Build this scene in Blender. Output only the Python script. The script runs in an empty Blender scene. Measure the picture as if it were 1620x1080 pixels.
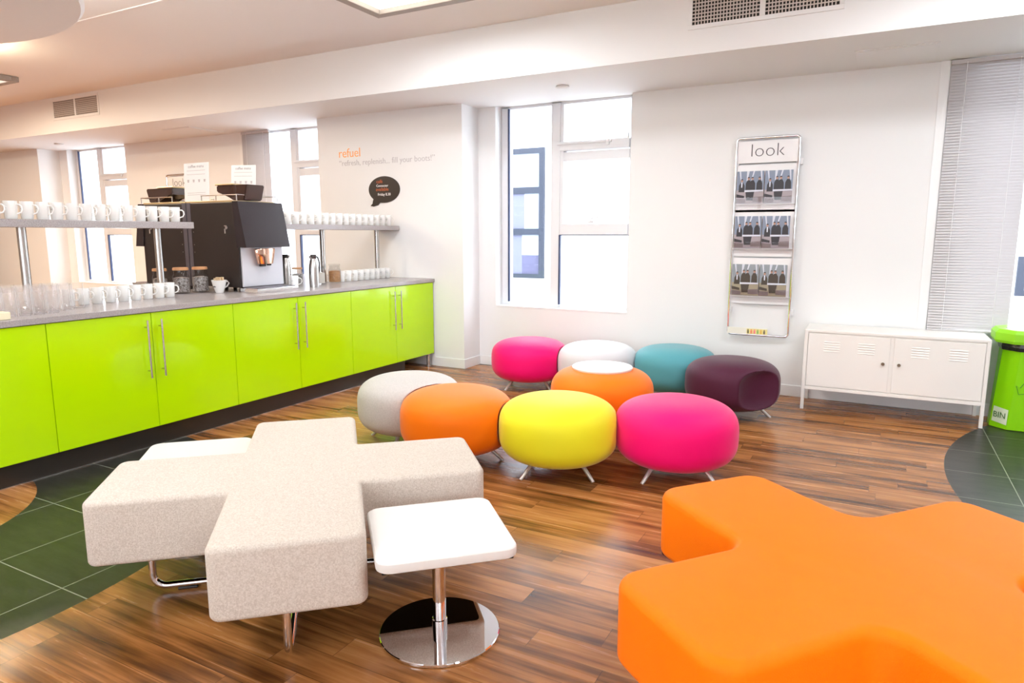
import bpy, bmesh, math, random
from mathutils import Vector, Matrix
random.seed(7)
R = math.radians
scn = bpy.context.scene
COL = scn.collection

# ------------------------------------------------------------------ camera
cam_d = bpy.data.cameras.new('camera'); cam = bpy.data.objects.new('camera', cam_d); COL.objects.link(cam)
cam_d.sensor_width = 36.0; cam_d.lens = 36.0*1071.8/1620.0; cam_d.clip_start = .02; cam_d.clip_end = 200
cam.location = (0, 0, 1.35); cam.rotation_euler = (R(90-8.98), 0, R(28.22))
scn.camera = cam

# ------------------------------------------------------------------ world, light, exposure
scn.view_settings.view_transform = 'Standard'; scn.view_settings.look = 'None'
scn.view_settings.gamma = 1.0; scn.view_settings.use_curve_mapping = False
scn.view_settings.exposure = 0.39
scn.cycles.transparent_max_bounces = 40
w = bpy.data.worlds.new('sky'); scn.world = w; w.use_nodes = True
bg = w.node_tree.nodes['Background']; bg.inputs[0].default_value = (.88, .94, 1, 1); bg.inputs[1].default_value = 6.0

def area(name, loc, rot, sx, sy, power, color=(1, 1, 1)):
    d = bpy.data.lights.new(name, 'AREA'); d.shape = 'RECTANGLE'; d.size = sx; d.size_y = sy
    d.energy = power; d.color = color
    o = bpy.data.objects.new(name, d); COL.objects.link(o); o.location = loc; o.rotation_euler = rot
    return o
PANELS = [(-2.85, 4.0), (.75, 4.0), (-8.84, 3.9), (-2.85, .9), (1.5, .9), (-2.0, -2.2), (2.0, -2.2)]
for i, (px, py) in enumerate(PANELS):
    area('ceiling_light_lamp', (px, py, 2.945), (0, 0, 0), 1.05, .45, 31 if px > -5 else 22,
         (.88, .95, 1.0) if px > -5 else (1, .80, .56))
# upward lamps: left of view, above the visible raft, and two added ceiling fills
for (lx, ly, e, c) in ((-7.15, 3.0, 22, (1, .84, .58)), (-4.3, 1.7, 75, (1, .92, .80)), (.1, -1.1, 160, (.88, .94, 1)), (3.9, 1.3, 160, (.88, .94, 1))):
    area('uplight', (lx, ly, 2.80), (math.pi, 0, 0), .9 if e > 60 else .45, .9 if e > 60 else .45, e, c)
# warm downlights over the far side of the room
for (lx, ly, e) in ((-7.2, 2.9, 60), (-10.6, 2.7, 90), (-8.2, 0.3, 75)):
    area('far_room_lamp', (lx, ly, 2.9), (0, 0, 0), .5, .5, e, (1, .84, .62))

# ------------------------------------------------------------------ material helpers
def mat(name, col, rough=.5, metal=0, spec=.5, noise=None, bump=None, sheen=0, coat=0, trans=0, ior=1.45, emit=None, es=1, objc=True):
    m = bpy.data.materials.new(name); m.use_nodes = True; nt = m.node_tree; b = nt.nodes['Principled BSDF']
    b.inputs['Base Color'].default_value = (*col, 1); b.inputs['Roughness'].default_value = rough
    b.inputs['Metallic'].default_value = metal; b.inputs['Specular IOR Level'].default_value = spec
    b.inputs['IOR'].default_value = ior
    b.inputs['Sheen Weight'].default_value = sheen; b.inputs['Coat Weight'].default_value = coat
    b.inputs['Transmission Weight'].default_value = trans
    if sheen: b.inputs['Sheen Roughness'].default_value = .35
    if emit: b.inputs['Emission Color'].default_value = (*emit, 1); b.inputs['Emission Strength'].default_value = es
    tc = nt.nodes.new('ShaderNodeTexCoord')
    if noise:                                   # (scale, second colour)
        n = nt.nodes.new('ShaderNodeTexNoise'); n.inputs['Scale'].default_value = noise[0]; n.inputs['Detail'].default_value = 5
        n.inputs['Roughness'].default_value = .7
        r = nt.nodes.new('ShaderNodeValToRGB'); r.color_ramp.elements[0].position = .36; r.color_ramp.elements[1].position = .64
        r.color_ramp.elements[0].color = (*noise[1], 1); r.color_ramp.elements[1].color = (*col, 1)
        nt.links.new(tc.outputs['Object'], n.inputs['Vector']); nt.links.new(n.outputs['Fac'], r.inputs['Fac'])
        nt.links.new(r.outputs['Color'], b.inputs['Base Color'])
    if bump:                                    # (scale, strength)
        n = nt.nodes.new('ShaderNodeTexNoise'); n.inputs['Scale'].default_value = bump[0]; n.inputs['Detail'].default_value = 4
        bp = nt.nodes.new('ShaderNodeBump'); bp.inputs['Strength'].default_value = bump[1]; bp.inputs['Distance'].default_value = .004
        nt.links.new(tc.outputs['Object'], n.inputs['Vector']); nt.links.new(n.outputs['Fac'], bp.inputs['Height'])
        nt.links.new(bp.outputs['Normal'], b.inputs['Normal'])
    return m

WALL = mat('white_wall_paint', (.84, .84, .84), .7, spec=.25, bump=(60, .05))
CEIL = mat('ceiling_paint', (.89, .885, .89), .8, spec=.2)
TRIM = mat('white_gloss_paint', (.86, .86, .86), .3, spec=.5)
PVC = mat('white_window_frame', (.76, .77, .80), .3)
GASKET = mat('dark_blue_gasket', (.03, .045, .12), .4)
LIME = mat('lime_gloss_door', (.50, .82, .0), .14, spec=.35, coat=.35)
LIMEEDGE = mat('grey_cabinet_carcass', (.45, .45, .46), .5)
WORK = mat('grey_speckled_worktop', (.50, .46, .46), .22, spec=.5, noise=(160, (.30, .27, .27)))
PLINTH = mat('dark_plinth', (.035, .028, .022), .22, spec=.6)
CHROME = mat('chrome', (.86, .86, .88), .07, metal=1)
STEEL = mat('brushed_steel', (.58, .56, .54), .26, metal=1)
PEWTER = mat('silver_painted_metal', (.72, .71, .70), .35, metal=.6)
HEATHER = mat('heather_beige_wool', (.76, .69, .615), .9, spec=.1, noise=(210, (.56, .48, .405)), bump=(420, .5), sheen=.15)
ORWOOL = mat('orange_wool', (1.0, .21, .0), .6, spec=.2, bump=(420, .25), sheen=.05, noise=(14, (.98, .20, .0)))
TABLEW = mat('white_laminate', (.80, .775, .74), .35, spec=.4)
BLACKM = mat('black_machine_plastic', (.022, .015, .014), .35, spec=.5)
BLACKF = mat('black_machine_front', (.030, .022, .025), .25, spec=.5)
DGREY = mat('dark_grey_strip', (.10, .09, .11), .4)
SILV = mat('pale_silver_front', (.62, .61, .65), .32, metal=.35)
BRASS = mat('gold_tinted_tray', (.55, .42, .24), .3, metal=.6)
NOZZLE_TINT = mat('chrome_nozzle_warm_reflection', (.82, .52, .40), .12, metal=1)  # chrome nozzle; warm colour reflections are put into its base colour
HOPPER = mat('smoked_brown_hopper', (.055, .028, .022), .08, spec=.8, coat=.4)
CHINA = mat('white_china', (.86, .85, .83), .15, spec=.6)
INKD = mat('dark_ink', (.06, .05, .06), .6)
INKG = mat('grey_ink', (.36, .35, .37), .6)
INKL = mat('light_grey_ink', (.55, .52, .54), .6)
INKO = mat('orange_ink', (1.0, .42, .12), .6)
INKR = mat('rust_ink', (.55, .13, .04), .6)
INKW = mat('white_ink', (.9, .9, .9), .6)
PAPER = mat('white_paper', (.88, .87, .88), .6)
CREAM = mat('cream_paper', (.86, .78, .55), .6)
BLIND = mat('pale_grey_blind_slat', (.60, .575, .585), .45)
CABW = mat('off_white_steel', (.88, .85, .81), .35, spec=.45)
SHADOWGAP = mat('dark_gap', (.05, .05, .05), .7)
BIN = mat('bright_green_bin', (.26, .68, .0), .42, spec=.4)
BINL = mat('lighter_green_lid', (.30, .72, .02), .4, spec=.4)
BINK = mat('deep_green_ink', (.05, .25, .02), .6)
BAG = mat('black_bin_bag', (.02, .018, .02), .25, spec=.6, bump=(40, .6))
VENTK = mat('dark_duct', (.02, .018, .015), .8)
VENTG = mat('vent_grille_paint', (.62, .56, .52), .5)
RAFT = mat('white_raft_underside', (.95, .96, .98), .8, spec=.2)
LAMPFRAME = mat('grey_lamp_frame', (.36, .32, .30), .45)
DIFF = mat('light_diffuser', (.9, .9, .9), .5, emit=(1, .95, .82), es=3.2)
BEANS = mat('dark_contents', (.10, .06, .04), .5, noise=(60, (.75, .72, .7)))
CORK = mat('cork_brown_lid', (.62, .32, .15), .6)
MILK = mat('white_powder', (.86, .80, .72), .6)
COOKIE = mat('brown_cookies', (.60, .33, .15), .6, noise=(45, (.42, .20, .08)))
BLACKT = mat('black_surface', (.02, .015, .015), .4)
FACADE = mat('pale_facade_render', (.92, .93, .95), .8)
EXTFRAME = mat('blue_grey_window_frame', (.030, .038, .062), .5)
EXTGLASS = mat('reflecting_blue_glass', (.17, .18, .27), .4, spec=.3)
EXTG2 = mat('pale_glass', (.40, .45, .55), .4, spec=.3)
EXTG3 = mat('violet_glass', (.11, .11, .19), .4, spec=.3)
GROUND = mat('pale_paving', (.6, .6, .6), .8)

def glass_mat(name, tint=(1, 1, 1), refl=.08):
    m = bpy.data.materials.new(name); m.use_nodes = True; nt = m.node_tree
    for n in list(nt.nodes): nt.nodes.remove(n)
    o = nt.nodes.new('ShaderNodeOutputMaterial'); mx = nt.nodes.new('ShaderNodeMixShader')
    t = nt.nodes.new('ShaderNodeBsdfTransparent'); t.inputs[0].default_value = (*tint, 1)
    g = nt.nodes.new('ShaderNodeBsdfGlossy'); g.inputs['Roughness'].default_value = .02
    f = nt.nodes.new('ShaderNodeLayerWeight'); f.inputs['Blend'].default_value = .5
    p_ = nt.nodes.new('ShaderNodeMath'); p_.operation = 'POWER'; p_.inputs[1].default_value = 4.0; nt.links.new(f.outputs['Facing'], p_.inputs[0])
    q_ = nt.nodes.new('ShaderNodeMath'); q_.operation = 'MULTIPLY_ADD'; q_.inputs[1].default_value = refl; q_.inputs[2].default_value = .02; nt.links.new(p_.outputs[0], q_.inputs[0])
    nt.links.new(q_.outputs[0], mx.inputs[0]); nt.links.new(t.outputs[0], mx.inputs[1])
    nt.links.new(g.outputs[0], mx.inputs[2]); nt.links.new(mx.outputs[0], o.inputs[0])
    return m
PANE = glass_mat('window_glass', (.985, .995, 1), .25)
TUMBLER = glass_mat('clear_tumbler_glass', (.985, .985, .99), .75)
_nt = TUMBLER.node_tree; _g = [n for n in _nt.nodes if n.type == 'BSDF_GLOSSY'][0]; _mx = [n for n in _nt.nodes if n.type == 'MIX_SHADER'][0]
_tl = _nt.nodes.new('ShaderNodeBsdfTranslucent'); _tl.inputs[0].default_value = (.9, .9, .92, 1); _m2 = _nt.nodes.new('ShaderNodeMixShader'); _m2.inputs[0].default_value = .72  # white translucent mix imitates the bright refracted edges of clear glass
_nt.links.new(_g.outputs[0], _m2.inputs[1]); _nt.links.new(_tl.outputs[0], _m2.inputs[2]); _nt.links.new(_m2.outputs[0], _mx.inputs[2])
[n for n in _nt.nodes if n.type == 'MATH' and n.operation == 'MULTIPLY_ADD'][0].inputs[2].default_value = .10
[n for n in _nt.nodes if n.type == 'MATH' and n.operation == 'POWER'][0].inputs[1].default_value = 2.5
JARG = glass_mat('jar_glass', (.92, .92, .92), .35)
ACRYL = glass_mat('clear_acrylic', (.96, .95, .955), .2)

# tabletop pouf colours
def wool(name, col, second=None, sheen=.28): return mat(name, col, .55, spec=.3, bump=(420, .25), sheen=sheen, noise=(120, second) if second else None)
W_YEL = wool('chartreuse_wool', (.86, .82, .02)); W_MAG = wool('magenta_wool', (.95, .0, .17)); W_ORG = wool('orange_pouf_wool', (1.0, .20, .0))
W_GRY = wool('light_grey_wool', (.62, .585, .56), (.52, .49, .47), .1); W_WHT = wool('pale_grey_white_wool', (.76, .755, .78))
W_TEAL = wool('teal_wool', (.10, .36, .41)); W_PUR = wool('aubergine_wool', (.075, .012, .035), sheen=.2)

# ---- floor: planks with two slate insets
def floor_mat():
    m = bpy.data.materials.new('plank_and_slate_floor'); m.use_nodes = True; nt = m.node_tree; L = nt.links
    b = nt.nodes['Principled BSDF']; N = nt.nodes.new
    geo = N('ShaderNodeNewGeometry'); sep = N('ShaderNodeSeparateXYZ'); L.new(geo.outputs['Position'], sep.inputs[0])
    def M(op, a, c=None, d=None):
        n = N('ShaderNodeMath'); n.operation = op
        for i, v in enumerate((a, c, d)):
            if v is None: continue
            if isinstance(v, (int, float)): n.inputs[i].default_value = v
            else: L.new(v, n.inputs[i])
        return n.outputs[0]
    X, Y = sep.outputs['X'], sep.outputs['Y']
    def dist(cx, cy):
        return M('SQRT', M('ADD', M('POWER', M('ABSOLUTE', M('SUBTRACT', X, cx)), 2.0), M('POWER', M('ABSOLUTE', M('SUBTRACT', Y, cy)), 2.0)))
    # slate masks
    d1 = dist(-4.23, 1.15); m1 = M('MULTIPLY', M('LESS_THAN', d1, 1.72), M('GREATER_THAN', d1, .78))
    d2 = dist(3.03, 4.45); m2 = M('LESS_THAN', d2, 2.60)
    tile = M('MAXIMUM', m1, m2)
    # wood
    pw, pl = .115, .92
    row = M('FLOOR', M('DIVIDE', Y, pw))
    wr = N('ShaderNodeTexWhiteNoise'); wr.noise_dimensions = '1D'; L.new(row, wr.inputs['W'])
    xs = M('ADD', M('DIVIDE', X, pl), M('MULTIPLY', wr.outputs['Value'], 7.0))
    colid = M('FLOOR', xs)
    cb = N('ShaderNodeCombineXYZ'); L.new(colid, cb.inputs[0]); L.new(row, cb.inputs[1])
    wn = N('ShaderNodeTexWhiteNoise'); wn.noise_dimensions = '2D'; L.new(cb.outputs[0], wn.inputs['Vector'])
    # grain, stretched along X, shifted per plank
    gx = M('ADD', M('MULTIPLY', X, 1.1), M('MULTIPLY', wn.outputs['Value'], 30.0)); gy = M('MULTIPLY', Y, 26.0)
    cg = N('ShaderNodeCombineXYZ'); L.new(gx, cg.inputs[0]); L.new(gy, cg.inputs[1])
    g1 = N('ShaderNodeTexNoise'); g1.inputs['Scale'].default_value = 1.0; g1.inputs['Detail'].default_value = 6; g1.inputs['Roughness'].default_value = .62
    g1.inputs['Distortion'].default_value = .35
    L.new(cg.outputs[0], g1.inputs['Vector'])
    cg2 = N('ShaderNodeCombineXYZ'); L.new(M('MULTIPLY', gx, 1.7), cg2.inputs[0]); L.new(M('MULTIPLY', Y, 9.0), cg2.inputs[1])
    g2 = N('ShaderNodeTexNoise'); g2.inputs['Scale'].default_value = 1.0; g2.inputs['Detail'].default_value = 3
    L.new(cg2.outputs[0], g2.inputs['Vector'])
    v = M('ADD', M('MULTIPLY', g1.outputs['Fac'], .55), M('ADD', M('MULTIPLY', g2.outputs['Fac'], .45), M('MULTIPLY', M('SUBTRACT', wn.outputs['Value'], .5), .13)))
    rp = N('ShaderNodeValToRGB'); e = rp.color_ramp.elements
    e[0].position = .32; e[0].color = (.050, .017, .006, 1); e[1].position = .70; e[1].color = (.60, .285, .105, 1)
    k = e.new(.43); k.color = (.195, .072, .019, 1)
    k = e.new(.54); k.color = (.41, .165, .048, 1)
    L.new(v, rp.inputs['Fac'])
    # plank seams
    fy = M('FRACT', M('DIVIDE', Y, pw)); fx = M('FRACT', xs)
    seam = M('MAXIMUM', M('LESS_THAN', fy, .022), M('LESS_THAN', fx, .0028))
    mxs = N('ShaderNodeMix'); mxs.data_type = 'RGBA'; L.new(M('MULTIPLY', seam, .55), mxs.inputs[0]); L.new(rp.outputs[0], mxs.inputs[6]); mxs.inputs[7].default_value = (.03, .01, .004, 1)
    # slate tiles
    ts = .457
    shift = M('MULTIPLY', M('GREATER_THAN', X, -1.0), .225)
    tx = M('FRACT', M('DIVIDE', M('ADD', X, M('SUBTRACT', 3.602, shift)), ts)); ty = M('FRACT', M('DIVIDE', M('SUBTRACT', Y, 1.323-.457*10), ts))
    gr = M('MAXIMUM', M('LESS_THAN', tx, .010), M('LESS_THAN', ty, .010))
    tn = N('ShaderNodeTexNoise'); tn.inputs['Scale'].default_value = 7; tn.inputs['Detail'].default_value = 8; tn.inputs['Roughness'].default_value = .7
    sc = N('ShaderNodeCombineXYZ'); L.new(X, sc.inputs[0]); L.new(M('MULTIPLY', Y, 3.0), sc.inputs[1]); L.new(sc.outputs[0], tn.inputs['Vector'])
    tr = N('ShaderNodeValToRGB'); tr.color_ramp.elements[0].position = .35; tr.color_ramp.elements[0].color = (.017, .017, .012, 1)
    tr.color_ramp.elements[1].position = .68; tr.color_ramp.elements[1].color = (.040, .037, .029, 1); L.new(tn.outputs['Fac'], tr.inputs['Fac'])
    mg = N('ShaderNodeMix'); mg.data_type = 'RGBA'; L.new(M('MULTIPLY', gr, .8), mg.inputs[0]); L.new(tr.outputs[0], mg.inputs[6]); mg.inputs[7].default_value = (.36, .37, .30, 1)
    fin = N('ShaderNodeMix'); fin.data_type = 'RGBA'; L.new(tile, fin.inputs[0]); L.new(mxs.outputs[2], fin.inputs[6]); L.new(mg.outputs[2], fin.inputs[7])
    L.new(fin.outputs[2], b.inputs['Base Color'])
    b.inputs['Specular IOR Level'].default_value = .40
    L.new(M('ADD', M('MULTIPLY', g1.outputs['Fac'], .12), M('ADD', .20, M('MULTIPLY', tile, .10))), b.inputs['Roughness'])
    bp = N('ShaderNodeBump'); bp.inputs['Strength'].default_value = .12; bp.inputs['Distance'].default_value = .003
    L.new(M('SUBTRACT', M('MULTIPLY', v, .5), M('MULTIPLY', seam, .6)), bp.inputs['Height']); L.new(bp.outputs['Normal'], b.inputs['Normal'])
    return m
FLOOR = floor_mat()

# ------------------------------------------------------------------ object helpers
def link(name, me, m=None, parent=None, smooth=False):
    o = bpy.data.objects.new(name, me); COL.objects.link(o)
    if m:
        for x in (m if isinstance(m, (list, tuple)) else [m]): me.materials.append(x)
    if parent: o.parent = parent
    if smooth:
        for p in me.polygons: p.use_smooth = True
    return o
def thing(name, label, cat, loc=(0, 0, 0), rz=0, group=None):
    o = bpy.data.objects.new(name, None); COL.objects.link(o); o.empty_display_size = .1
    o.location = loc; o.rotation_euler = (0, 0, rz); o['label'] = label; o['category'] = cat
    if group: o['group'] = group
    return o
def tag(o, label, cat, group=None):
    o['label'] = label; o['category'] = cat
    if group: o['group'] = group
    return o
def struct(o): o['kind'] = 'structure'; return o

class MB:
    """collects shapes for one mesh"""
    def __init__(s): s.bm = bmesh.new(); s.mi = 0
    def _tag(s, faces):
        for f in faces: f.material_index = s.mi
    def box(s, x0, x1, y0, y1, z0, z1, bev=0, seg=2):
        r = bmesh.ops.create_cube(s.bm, size=1)
        vs = r['verts']
        for v in vs:
            v.co = Vector(((x0+x1)/2+v.co.x*(x1-x0), (y0+y1)/2+v.co.y*(y1-y0), (z0+z1)/2+v.co.z*(z1-z0)))
        fs = list({f for v in vs for f in v.link_faces}); s._tag(fs)
        if bev:
            es = list({e for v in vs for e in v.link_edges})
            r = bmesh.ops.bevel(s.bm, geom=es, offset=bev, segments=seg, affect='EDGES', profile=.5); s._tag(r['faces'])
        return s
    def poly(s, pts):
        vs = [s.bm.verts.new(p) for p in pts]; f = s.bm.faces.new(vs); s._tag([f]); return s
    def prism(s, pts, axis, a, b):
        """pts: 2-D outline; axis: extrusion axis ('x','y','z')"""
        def P(u, v, t): return {'x': (t, u, v), 'y': (u, t, v), 'z': (u, v, t)}[axis]
        A = [s.bm.verts.new(P(u, v, a)) for u, v in pts]; B = [s.bm.verts.new(P(u, v, b)) for u, v in pts]
        n = len(pts); fs = [s.bm.faces.new(A), s.bm.faces.new(B[::-1])]
        for i in range(n): fs.append(s.bm.faces.new((A[i], B[i], B[(i+1) % n], A[(i+1) % n])))
        s._tag(fs); return s
    def lathe(s, prof, seg=32, c=(0, 0, 0), close=True):
        rings = []
        for r, z in prof:
            if r < 1e-6: rings.append([s.bm.verts.new((c[0], c[1], c[2]+z))])
            else: rings.append([s.bm.verts.new((c[0]+r*math.cos(2*math.pi*i/seg), c[1]+r*math.sin(2*math.pi*i/seg), c[2]+z)) for i in range(seg)])
        fs = []
        for A, B in zip(rings, rings[1:]):
            for i in range(seg):
                j = (i+1) % seg
                if len(A) == 1 and len(B) == 1: continue
                if len(A) == 1: fs.append(s.bm.faces.new((A[0], B[j], B[i])))
                elif len(B) == 1: fs.append(s.bm.faces.new((A[i], A[j], B[0])))
                else: fs.append(s.bm.faces.new((A[i], A[j], B[j], B[i])))
        s._tag(fs); return s
    def tube(s, pts, r, seg=12, closed=False, r2=None):
        pts = [Vector(p) for p in pts]; n = len(pts); rings = []; prev = None
        for i, p in enumerate(pts):
            if closed: d = (pts[(i+1) % n]-pts[i-1]).normalized()
            else: d = (pts[min(i+1, n-1)]-pts[max(i-1, 0)]).normalized()
            if prev is None:
                a = d.orthogonal().normalized()
            else:
                a = (prev-d*prev.dot(d)).normalized()
            prev = a; bb = d.cross(a)
            rr = r if r2 is None else r+(r2-r)*i/(n-1)
            rings.append([s.bm.verts.new(p+(a*math.cos(2*math.pi*k/seg)+bb*math.sin(2*math.pi*k/seg))*rr) for k in range(seg)])
        fs = []
        pairs = list(zip(rings, rings[1:]))+([(rings[-1], rings[0])] if closed else [])
        for A, B in pairs:
            for k in range(seg):
                l = (k+1) % seg; fs.append(s.bm.faces.new((A[k], A[l], B[l], B[k])))
        if not closed: fs += [s.bm.faces.new(rings[0][::-1]), s.bm.faces.new(rings[-1])]
        s._tag(fs); return s
    def done(s, name, m, parent=None, smooth=False, auto=None):
        bmesh.ops.recalc_face_normals(s.bm, faces=s.bm.faces)
        me = bpy.data.meshes.new(name); 
        if smooth:
            for f in s.bm.faces: f.smooth = True
            ang = auto or R(40)
            for e in s.bm.edges:
                if len(e.link_faces) == 2 and e.calc_face_angle(0) > ang: e.smooth = False
        s.bm.to_mesh(me); s.bm.free()
        return link(name, me, m, parent)
def box(name, m, x0, x1, y0, y1, z0, z1, parent=None, bev=0):
    return MB().box(x0, x1, y0, y1, z0, z1, bev).done(name, m, parent)
def arc(cx, cy, r, a0, a1, n): return [(cx+r*math.cos(R(a0+(a1-a0)*i/n)), cy+r*math.sin(R(a0+(a1-a0)*i/n))) for i in range(n+1)]
def rrect(x0, x1, y0, y1, r, n=5):
    return arc(x1-r, y1-r, r, 0, 90, n)+arc(x0+r, y1-r, r, 90, 180, n)+arc(x0+r, y0+r, r, 180, 270, n)+arc(x1-r, y0+r, r, 270, 360, n)

def lettering(name, text, m, x0, z, y, width, parent=None, depth=.0015, thin=0.0, face='-y', size=None):
    cu = bpy.data.curves.new(name, 'FONT'); cu.body = text; cu.size = 1; cu.extrude = .004; cu.offset = thin; cu.resolution_u = 3
    t = bpy.data.objects.new(name, cu); COL.objects.link(t)
    dg = bpy.context.evaluated_depsgraph_get(); dg.update()
    me = bpy.data.meshes.new_from_object(t.evaluated_get(dg)); bpy.data.objects.remove(t)
    xs = [v.co.x for v in me.vertices]; a, b = min(xs), max(xs); s = width/(b-a) if width else size
    for v in me.vertices:
        u, h, q = (v.co.x-a)*s, v.co.y*s, v.co.z/.004*depth
        v.co = Vector((x0+u, y-q, z+h)) if face == '-y' else Vector((y+q, x0+u, z+h))
    return link(name, me, m, parent)

def dup(root, loc=None, rz=None, label=None, group=None, delta=None):
    r = root.copy(); COL.objects.link(r)
    if loc is not None: r.location = loc
    if delta is not None: r.location = Vector(root.location)+Vector(delta)
    if rz is not None: r.rotation_euler = (0, 0, rz)
    if label: r['label'] = label
    if group: r['group'] = group
    for ch in list(root.children):
        c = ch.copy(); COL.objects.link(c); c.parent = r
        for g in list(ch.children):
            d = g.copy(); COL.objects.link(d); d.parent = c
    return r

# ================================================================== SETTING
WY, PY, SZ, CZ, BY = 6.045, 5.74, 2.59, 3.01, 5.0
XL, XR = -15.0, 5.5
struct(box('floor', FLOOR, XL, XR, -5.0, 6.35, -.08, 0))
struct(box('ceiling', CEIL, XL, XR, -5.0, BY, CZ, CZ+.1))
struct(box('ceiling_bulkhead', WALL, XL, XR, BY, WY, SZ, CZ+.1))
struct(box('wall_left', WALL, XL-.15, XL, -5.0, 6.35, 0, CZ))
wf = MB(); wf.box(XL, -4.2, -5.15, -5.0, 0, CZ); wf.box(4.0, XR, -5.15, -5.0, 0, CZ); wf.box(-4.2, 4.0, -5.15, -5.0, 0, 1.1); wf.box(-4.2, 4.0, -5.15, -5.0, 2.65, CZ)
struct(wf.done('wall_front', WALL))
wf = MB()
for a in (-4.2, -2.58, -.94, .70, 2.34, 3.94): wf.box(a, a+.06, -5.12, -5.05, 1.1, 2.65)
wf.box(-4.2, 4.0, -5.12, -5.05, 1.1, 1.16); wf.box(-4.2, 4.0, -5.12, -5.05, 2.59, 2.65)
wf = struct(wf.done('window_5', PVC)); box('glass', PANE, -4.15, 3.95, -5.088, -5.082, 1.15, 2.6, wf)  # window added behind the camera to let in fill daylight
struct(box('wall_right', WALL, XR, XR+.15, -5.0, 6.35, 0, CZ))
# window wall with openings
OPEN = [-7.36, -3.46, 0.0, 3.90]          # shift of each opening [-3.43,-2.03]
wb = MB(); x = XL
for sft in OPEN:
    a, b = -3.43+sft, -2.03+sft
    wb.box(x, a, WY, WY+.30, 0, SZ+.5); wb.box(a, b, WY, WY+.30, 0, .63); wb.box(a, b, WY, WY+.30, 2.60, SZ+.5)
    x = b
wb.box(x, XR, WY, WY+.30, 0, SZ+.5)
struct(wb.done('wall_back', WALL))
for a, b in ((-5.49, -3.63), (-12.85, -10.99), (1.90, 3.73)):
    struct(box('wall_pier', WALL, a, b, PY, WY, 0, SZ))
# baseboards
bb = MB()
for a, b in ((-10.99, -5.49), (-3.63, 1.90), (3.73, XR)): bb.box(a, b, WY-.014, WY, 0, .095, .003)
bb.box(-3.63, -3.616, PY, WY-.014, 0, .095, .003); bb.box(-3.97, -3.616, PY-.014, PY, 0, .095, .003)
bb.box(-12.85, -10.976, PY-.014, PY, 0, .095, .003); bb.box(1.90, 3.73, PY-.014, PY, 0, .095, .003)
struct(bb.done('baseboard_back', TRIM))
struct(box('trim_1', CEIL, -3.46-6.9, -.9, 3.370, 3.380, CZ-.008, CZ))   # thin cable cover across the ceiling
struct(box('trim_2', WALL, -3.43, -2.03, WY-.004, WY+.13, .615, .632, bev=.002))
for i, sft in enumerate((-7.36, -3.46, 3.90)):
    struct(box('trim_%d' % (i+3), WALL, -3.43+sft, -2.03+sft, WY-.004, WY+.13, .615, .632, bev=.002))

def window(i, s):
    """white casement window: tall fixed light on the left, a column of three lights on the right"""
    f = MB(); y0, y1 = 6.17, 6.25
    f.box(-3.43+s, -3.34+s, y0, y1, .632, SZ, .004); f.box(-2.872+s, -2.776+s, y0-.015, y1, .632, SZ, .004)
    f.box(-2.08+s, -2.03+s, y0, y1, .632, SZ, .004)
    f.box(-3.34+s, -2.872+s, y0, y1, .632, .66, .003); f.box(-2.776+s, -2.08+s, y0, y1, .632, .655, .003)
    f.box(-3.34+s, -2.872+s, y0, y1, 2.575, SZ+.01); f.box(-2.776+s, -2.08+s, y0, y1, 2.575, SZ+.01)
    f.box(-2.776+s, -2.08+s, y0-.015, y1, 1.345, 1.45, .004); f.box(-2.776+s, -2.08+s, y0-.005, y1, 2.045, 2.13, .004)
    f.box(-2.776+s, -2.08+s, y0-.03, y1, 2.14, 2.225, .004)
    f.box(-2.776+s, -2.742+s, y0-.01, y1, 1.45, 2.575, .003)
    w = struct(f.done('window_%d' % i, PVC))
    g = MB(); g.box(-3.352+s, -3.336+s, y0-.012, y0+.01, .665, 2.58); g.box(-2.782+s, -2.766+s, y0-.018, y0+.01, .66, 1.345)
    g.box(-2.78+s, -2.07+s, y0-.018, y0-.008, 1.338, 1.345)
    g.done('gasket', GASKET, w)
    g = MB()
    for (a, b, c, d) in ((-3.345, -2.868, .655, 2.58), (-2.78, -2.075, .65, 1.35), (-2.745, -2.075, 1.44, 2.05), (-2.745, -2.075, 2.22, 2.58)):
        g.box(a+s, b+s, y0+.035, y0+.041, c, d)
    g.done('glass', PANE, w)
    h = MB(); h.box(-2.47+s, -2.41+s, y0-.045, y0-.015, 1.455, 1.478, .004); h.tube([(-2.44+s, y0-.04, 1.475), (-2.42+s, y0-.045, 1.505), (-2.34+s, y0-.05, 1.515)], .007)
    h.done('window_handle', PVC, w)
    h = MB(); h.box(-2.80+s, -2.25+s, y0-.045, y0-.032, 2.195, 2.215, .003); h.box(-2.30+s, -2.27+s, y0-.05, y0-.03, 2.17, 2.225, .003)
    h.done('window_stay', PVC, w)
    h = MB(); h.box(-2.10+s, -2.085+s, y0-.05, y0-.01, 2.225, 2.27, .003); h.done('window_catch', CHROME, w)
    return w
for i, s in enumerate(OPEN): window(i+1, s)

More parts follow.
